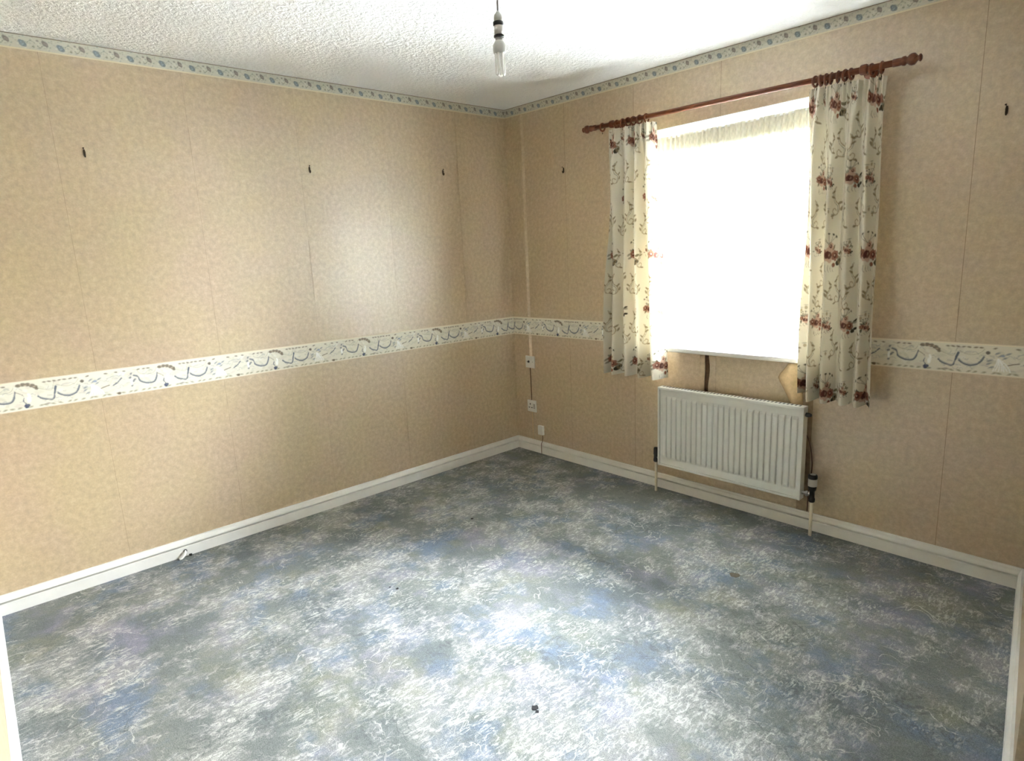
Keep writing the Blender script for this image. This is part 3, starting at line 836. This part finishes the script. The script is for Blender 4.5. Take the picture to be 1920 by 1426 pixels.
# ------------------------------------------------------------------ radiator
RX0, RX1, RZ0, RZ1 = 1.312, 2.122, 0.178, 0.640
RY = -0.098                      # front face
rad = empty('radiator', (RX0, RY, RZ0))
tag(rad, 'white ribbed panel radiator fixed under the window', 'radiator')
RI = Matrix.Translation((-RX0, -RY, -RZ0))
def rpart(name, bm, mat, smooth=False, parent=rad):
    o = mesh_obj(name, bm, mat, None, smooth); o.parent = parent
    o.matrix_parent_inverse = RI if parent is rad else Matrix.Identity(4)
    return o
# ribbed front sheet: rounded channels between flat top and bottom bands
NR = 24
x_in0, x_in1 = RX0 + 0.022, RX1 - 0.022
pitch_r = (x_in1 - x_in0) / NR
prof = [(RX0 + .004, 0.0)]
for k in range(NR):
    a = x_in0 + k * pitch_r
    prof += [(a + pitch_r * .06, 0.0), (a + pitch_r * .16, .0055), (a + pitch_r * .28, .0072), (a + pitch_r * .72, .0072), (a + pitch_r * .84, .0055), (a + pitch_r * .94, 0.0)]
prof.append((RX1 - .004, 0.0))
zs = [(RZ0 + .004, 0), (RZ0 + .046, 0), (RZ0 + .052, .35), (RZ0 + .062, 1), (RZ1 - .062, 1), (RZ1 - .052, .35), (RZ1 - .046, 0), (RZ1 - .004, 0)]
bm = bmesh.new(); rows = []
for z, f in zs: rows.append([bm.verts.new((x, RY + 0.006 - d * f + 0.0025 * (f if d == 0 else 0), z)) for x, d in prof])
for a, b in zip(rows, rows[1:]):
    for i in range(len(prof) - 1): bm.faces.new((a[i], a[i + 1], b[i + 1], b[i]))
o = rpart('ribbed_panel', bm, M['rad'])
o.modifiers.new('thickness', 'SOLIDIFY').thickness = 0.0015
bm = bmesh.new()
box(bm, RX0, RX1, RY + .010, RY + .034, RZ0, RZ1, .006)
rpart('back_panel', bm, M['rad'])
bm = bmesh.new()
box(bm, RX0 - .003, RX1 + .003, RY - .004, RY + .045, RZ1 - .012, RZ1 + .004, .004)
o = rpart('top_cover', bm, M['rad'])
bm = bmesh.new()
for k in range(40):
    a = RX0 + .02 + k * .0195
    box(bm, a, a + .008, RY + .012, RY + .036, RZ1 + .0041, RZ1 + .0046)
rpart('top_slots', bm, M['black'])
for x0, x1 in ((RX0 - .003, RX0 + .009), (RX1 - .009, RX1 + .003)):
    rpart('side_cover', B(x0, x1, RY - .004, RY + .045, RZ0 - .002, RZ1 - .011, .003), M['rad'])
rpart('bottom_edge', B(RX0 + .009, RX1 - .009, RY - .002, RY + .030, RZ0 - .002, RZ0 + .010, .003), M['rad'])
for x in (RX0 + .15, RX1 - .15): rpart('wall_bracket', B(x, x + .03, RY + .033, -0.001, RZ0 + .08, RZ1 - .06), M['steel'])
bm = bmesh.new(); lathe(bm, [(0, .010), (.010, .011), (.018, .010), (.026, .006)], (RX1 + .003, RY + .022, RZ1 - .035), (1, 0, 0), 14)
rpart('bleed_valve', bm, M['black'], True)
VY = RY + .022
# lockshield valve and pipe
vx = 1.282
v1 = rpart('lockshield_valve', lathe(bmesh.new(), [(-.030, .011), (-.026, .0155), (-.014, .0155), (-.010, .0135), (.014, .0135), (.018, .0155), (.052, .0145), (.058, .011)], (vx, VY, .212), (0, 0, 1), 16), M['black'], True)
rpart('valve_tail', lathe(bmesh.new(), [(0, .008), (.010, .008), (.011, .012), (.020, .012)], (vx + .004, VY, .212), (1, 0, 0), 6), M['steel'])
rpart('pipe', tube(bmesh.new(), [(vx, VY, .185), (vx, VY, 0.0)], .0078, 14), M['pipe'], True)
# thermostatic valve and pipe
tx = 2.172
rpart('valve_body', lathe(bmesh.new(), [(-.042, .010), (-.038, .0145), (-.022, .0145), (-.018, .012), (.016, .012), (.020, .017), (.036, .019), (.040, .016)], (tx, VY, .216), (0, 0, 1), 16), M['black'], True)
rpart('valve_tail', lathe(bmesh.new(), [(0, .009), (.018, .009), (.019, .014), (.030, .014), (.031, .009), (.050, .009)], (tx, VY, .212), (-1, 0, 0), 6), M['steel'])
hd = rpart('thermostat_head', lathe(bmesh.new(), [(.040, .018), (.042, .0205), (.074, .0205), (.078, .0195)], (tx, VY, .216), (0, 0, 1), 24), M['grey'], True)
rpart('thermostat_cap', lathe(bmesh.new(), [(.0781, .020), (.080, .0215), (.094, .0210), (.098, .018), (.0985, .012)], (tx, VY, .216), (0, 0, 1), 24), M['black'], True)
rpart('cap_disc', lathe(bmesh.new(), [(.0986, .013), (.0996, .0125)], (tx, VY, .216), (0, 0, 1), 20), M['grey'])
rpart('pipe', tube(bmesh.new(), [(tx, VY, .180), (tx, VY, 0.0)], .0078, 14), M['pipe'], True)
# thin brown tube drawn in for the shadow of the torn paper edge
cb = mesh_obj('edge_shadow_line', tube(bmesh.new(), smooth_path([(2.098, -.012, .50), (2.118, -.020, .475), (2.135, -.024, .43), (2.142, -.020, .37), (2.140, -.010, .31), (2.128, -.004, .20), (2.126, -.004, .0885)], 6), .0028, 8), M['wire'], None, True)
tag(cb, 'thin brown cable looping behind the radiator end by its thermostat', 'cable')

# ------------------------------------------------------------------ sockets by the corner
def plate_thing(name, label, cat, cx, cz, w, h):
    r = empty(name, (cx, 0, cz)); tag(r, label, cat)
    o = mesh_obj('plate', B(-w / 2, w / 2, -.010, -.0008, -h / 2, h / 2, .0025), M['plate'], r)
    return r
s1 = plate_thing('aerial_socket', 'square white aerial socket, upper of two plates in the corner', 'socket', 0.166, 0.667, 0.090, 0.086)
bm = lathe(bmesh.new(), [(0, .009), (.002, .009), (.0021, .0065), (.008, .0065)], (-.012, -.010, .002), (0, -1, 0), 16)
mesh_obj('coaxial_hole', bm, M['black'], s1)
for x in (-.032, .026): mesh_obj('screw', lathe(bmesh.new(), [(0, .0035), (.0012, .003)], (x, -.010, 0.002), (0, -1, 0), 10), M['steel'], s1)
s2 = plate_thing('plug_socket', 'white three-pin plug socket, lower of two plates in the corner', 'socket', 0.166, 0.341, 0.086, 0.086)
for a, b, w, h in ((-.014, .014, .008, .012), (-.024, -.012, .013, .006), (.002, -.012, .013, .006)):
    mesh_obj('pin_hole', B(a - w / 2, a + w / 2, -.0106, -.0098, b - h / 2, b + h / 2), M['black'], s2)
mesh_obj('rocker_switch', B(.018, .032, -.0135, -.0098, -.014, .014, .001), M['grey'], s2)
mesh_obj('rocker_gap', B(.016, .034, -.0104, -.0098, -.016, .016), M['black'], s2)
c1 = mesh_obj('surface_cable', tube(bmesh.new(), [(.160, -.0028, .624), (.161, -.0028, .50), (.162, -.0028, .384)], .0028, 8), M['wire'], None, True)
tag(c1, 'brown cable running straight between the two corner sockets', 'cable')
c2 = mesh_obj('surface_cable', tube(bmesh.new(), [(.163, -.0022, .298), (.163, -.0022, .20), (.163, -.0022, .0875)], .0020, 8), M['paperback'], None, True)
tag(c2, 'tan cable dropping from the plug socket to the skirting', 'cable')
jb = empty('telephone_box', (0.256, 0, 0.174)); tag(jb, 'small white telephone junction box low beside the corner', 'junction box')
mesh_obj('cover', B(-.024, .024, -.022, -.0008, -.034, .034, .004, 3), M['plate'], jb)
mesh_obj('seam', B(-.0242, .0242, -.008, -.0070, -.0342, .0342), M['grey'], jb)
mesh_obj('cable', tube(bmesh.new(), smooth_path([(.010, -.010, -.032), (.012, -.010, -.06), (.010, -.014, -.085), (.009, -.0215, -.10), (.008, -.022, -.14), (.008, -.0215, -.172)], 5), .0022, 8), M['wire'], jb, True)

# ------------------------------------------------------------------ picture hooks
def hook(p, n, label):
    r = empty('picture_hook', p); r.rotation_euler = (0, 0, 0 if n == 'y' else PI / 2)
    tag(r, label, 'picture hook')
    bm = bmesh.new()
    prism(bm, [(-.0035, -.014), (.0035, -.014), (.0045, .004), (.003, .014), (-.003, .014), (-.0045, .004)], 1, -.0035, -.0007)
    mesh_obj('strap', bm, M['brass'], r)
    mesh_obj('hook_bend', tube(bmesh.new(), smooth_path([(0, -.003, -.012), (0, -.007, -.017), (0, -.012, -.013), (0, -.013, -.005)], 4), .0028, 8), M['brass'], r, True)
    mesh_obj('nail', lathe(bmesh.new(), [(0, .0012), (.012, .0012), (.0121, .0035), (.0135, .0035)], (-.0005, -.0008, .012), (-.15, -.8, .45), 8), M['brass'], r)
hook((0, -2.462, 1.931), 'x', 'small dark picture hook nearest the doorway end of the bare wall')
hook((0, -1.447, 1.924), 'x', 'small dark picture hook in the middle of the bare wall')
hook((0, -0.552, 1.960), 'x', 'small dark picture hook on the bare wall, closest to the room corner')
hook((0.538, 0, 1.936), 'y', 'small dark picture hook between room corner and curtain')
hook((2.753, 0, 1.851), 'y', 'small dark picture hook on the wall beyond the curtain pole finial')

# ------------------------------------------------------------------ pendant lamp
LX, LY = 1.590, -1.457
lz = 2.216
lamp = empty('pendant_lamp', (LX, LY, zc(LX, LY)))
tag(lamp, 'bare pendant lampholder with an energy saving bulb on a grey flex', 'pendant lamp')
Z0 = zc(LX, LY)
def lpart(name, bm, mat, smooth=True, parent=lamp):
    o = mesh_obj(name, bm, mat, None, smooth); o.parent = parent
    o.matrix_parent_inverse = Matrix.Translation((-LX, -LY, -Z0)) if parent is lamp else Matrix.Identity(4)
    return o
lpart('ceiling_rose', lathe(bmesh.new(), [(0, .042), (-.008, .042), (-.022, .030), (-.028, .010)][::-1], (LX, LY, Z0), (0, 0, 1), 28), M['plate'])
lpart('flex', tube(bmesh.new(), [(LX, LY, Z0 - .02), (LX + .001, LY, 2.28), (LX, LY, lz - .004)], .0034, 8), M['cord'])
lpart('lampholder_cap', lathe(bmesh.new(), [(.006, .0045), (.002, .0065), (-.006, .0135), (-.014, .0150), (-.026, .0150)][::-1], (LX, LY, lz), (0, 0, 1), 20), M['grey'])
lpart('shade_ring', lathe(bmesh.new(), [(-.0262, .0150), (-.028, .0180), (-.038, .0180), (-.040, .0150)][::-1], (LX, LY, lz), (0, 0, 1), 24), M['black'])
lpart('lampholder_skirt', lathe(bmesh.new(), [(-.0402, .0155), (-.068, .0155)][::-1], (LX, LY, lz), (0, 0, 1), 20), M['grey'])
lpart('retaining_ring', lathe(bmesh.new(), [(-.0682, .0160), (-.070, .0180), (-.075, .0178), (-.077, .0150)][::-1], (LX, LY, lz), (0, 0, 1), 24), M['black'])
lpart('bulb_cap', lathe(bmesh.new(), [(-.0772, .0125), (-.086, .0125)][::-1], (LX, LY, lz), (0, 0, 1), 20), M['steel'])
lpart('bulb_base', lathe(bmesh.new(), [(-.0862, .0135), (-.093, .0180), (-.100, .0220), (-.116, .0225), (-.124, .0210), (-.126, .0200)][::-1], (LX, LY, lz), (0, 0, 1), 24), M['grey'])
for k in range(3):
    a = k * 2 * PI / 3 + 0.5
    ox, oy = math.cos(a), math.sin(a); qx, qy = -oy, ox
    pts = []
    for s, z in ((-1, -.122), (-1, -.182), (-.8, -.192), (0, -.197), (.8, -.192), (1, -.182), (1, -.122)):
        pts.append((LX + ox * .0120 + qx * s * .0072, LY + oy * .0120 + qy * s * .0072, lz + z))
    lpart('tube', tube(bmesh.new(), pts, .0040, 10), M['bulbglass'])

# ------------------------------------------------------------------ floor blemishes and skirting stub
def mark(name, x, y, r, mat, seed, flat=0.0012):
    rnd = random.Random(seed)
    pts = [(x + r * rnd.uniform(.6, 1.15) * math.cos(k * PI / 5), y + r * rnd.uniform(.6, 1.15) * math.sin(k * PI / 5)) for k in range(10)]
    o = mesh_obj(name, prism(bmesh.new(), pts, 2, -0.001, flat), mat, floor)
    return o
mark('burn_mark', 2.031, -1.835, .012, M['burn'], 1); mark('burn_mark', 2.048, -1.842, .006, M['burn'], 2)
mark('burn_mark', 0.763, -1.073, .009, M['burn'], 3); mark('burn_mark', 1.087, -1.755, .007, M['burn'], 4)
mark('burn_mark', 1.052, -1.772, .005, M['burn'], 9)
mark('dent_mark', 2.091, -0.670, .022, M['dent'], 5)  # flat brown patch marking a furniture dent in the pile
st = empty('cable_stub', (.0185, -2.338, 0)); tag(st, 'short cut cable stub poking out at the foot of the skirting', 'cable')
mesh_obj('sheath', tube(bmesh.new(), smooth_path([(.000, .004, .030), (.010, .002, .027), (.020, -.006, .015), (.026, -.020, .006), (.026, -.032, .0045)], 5), .0048, 8), M['plate'], st, True)
mesh_obj('cut_end', tube(bmesh.new(), [(.003, .004, .029), (-.004, .005, .0305)], .0085, 10), M['black'], st, True)
mesh_obj('connector', lathe(bmesh.new(), [(0, .0045), (.002, .006), (.012, .006), (.014, .004)], (.012, .016, .0065), (.3, 1, 0), 10), M['black'], st, True)
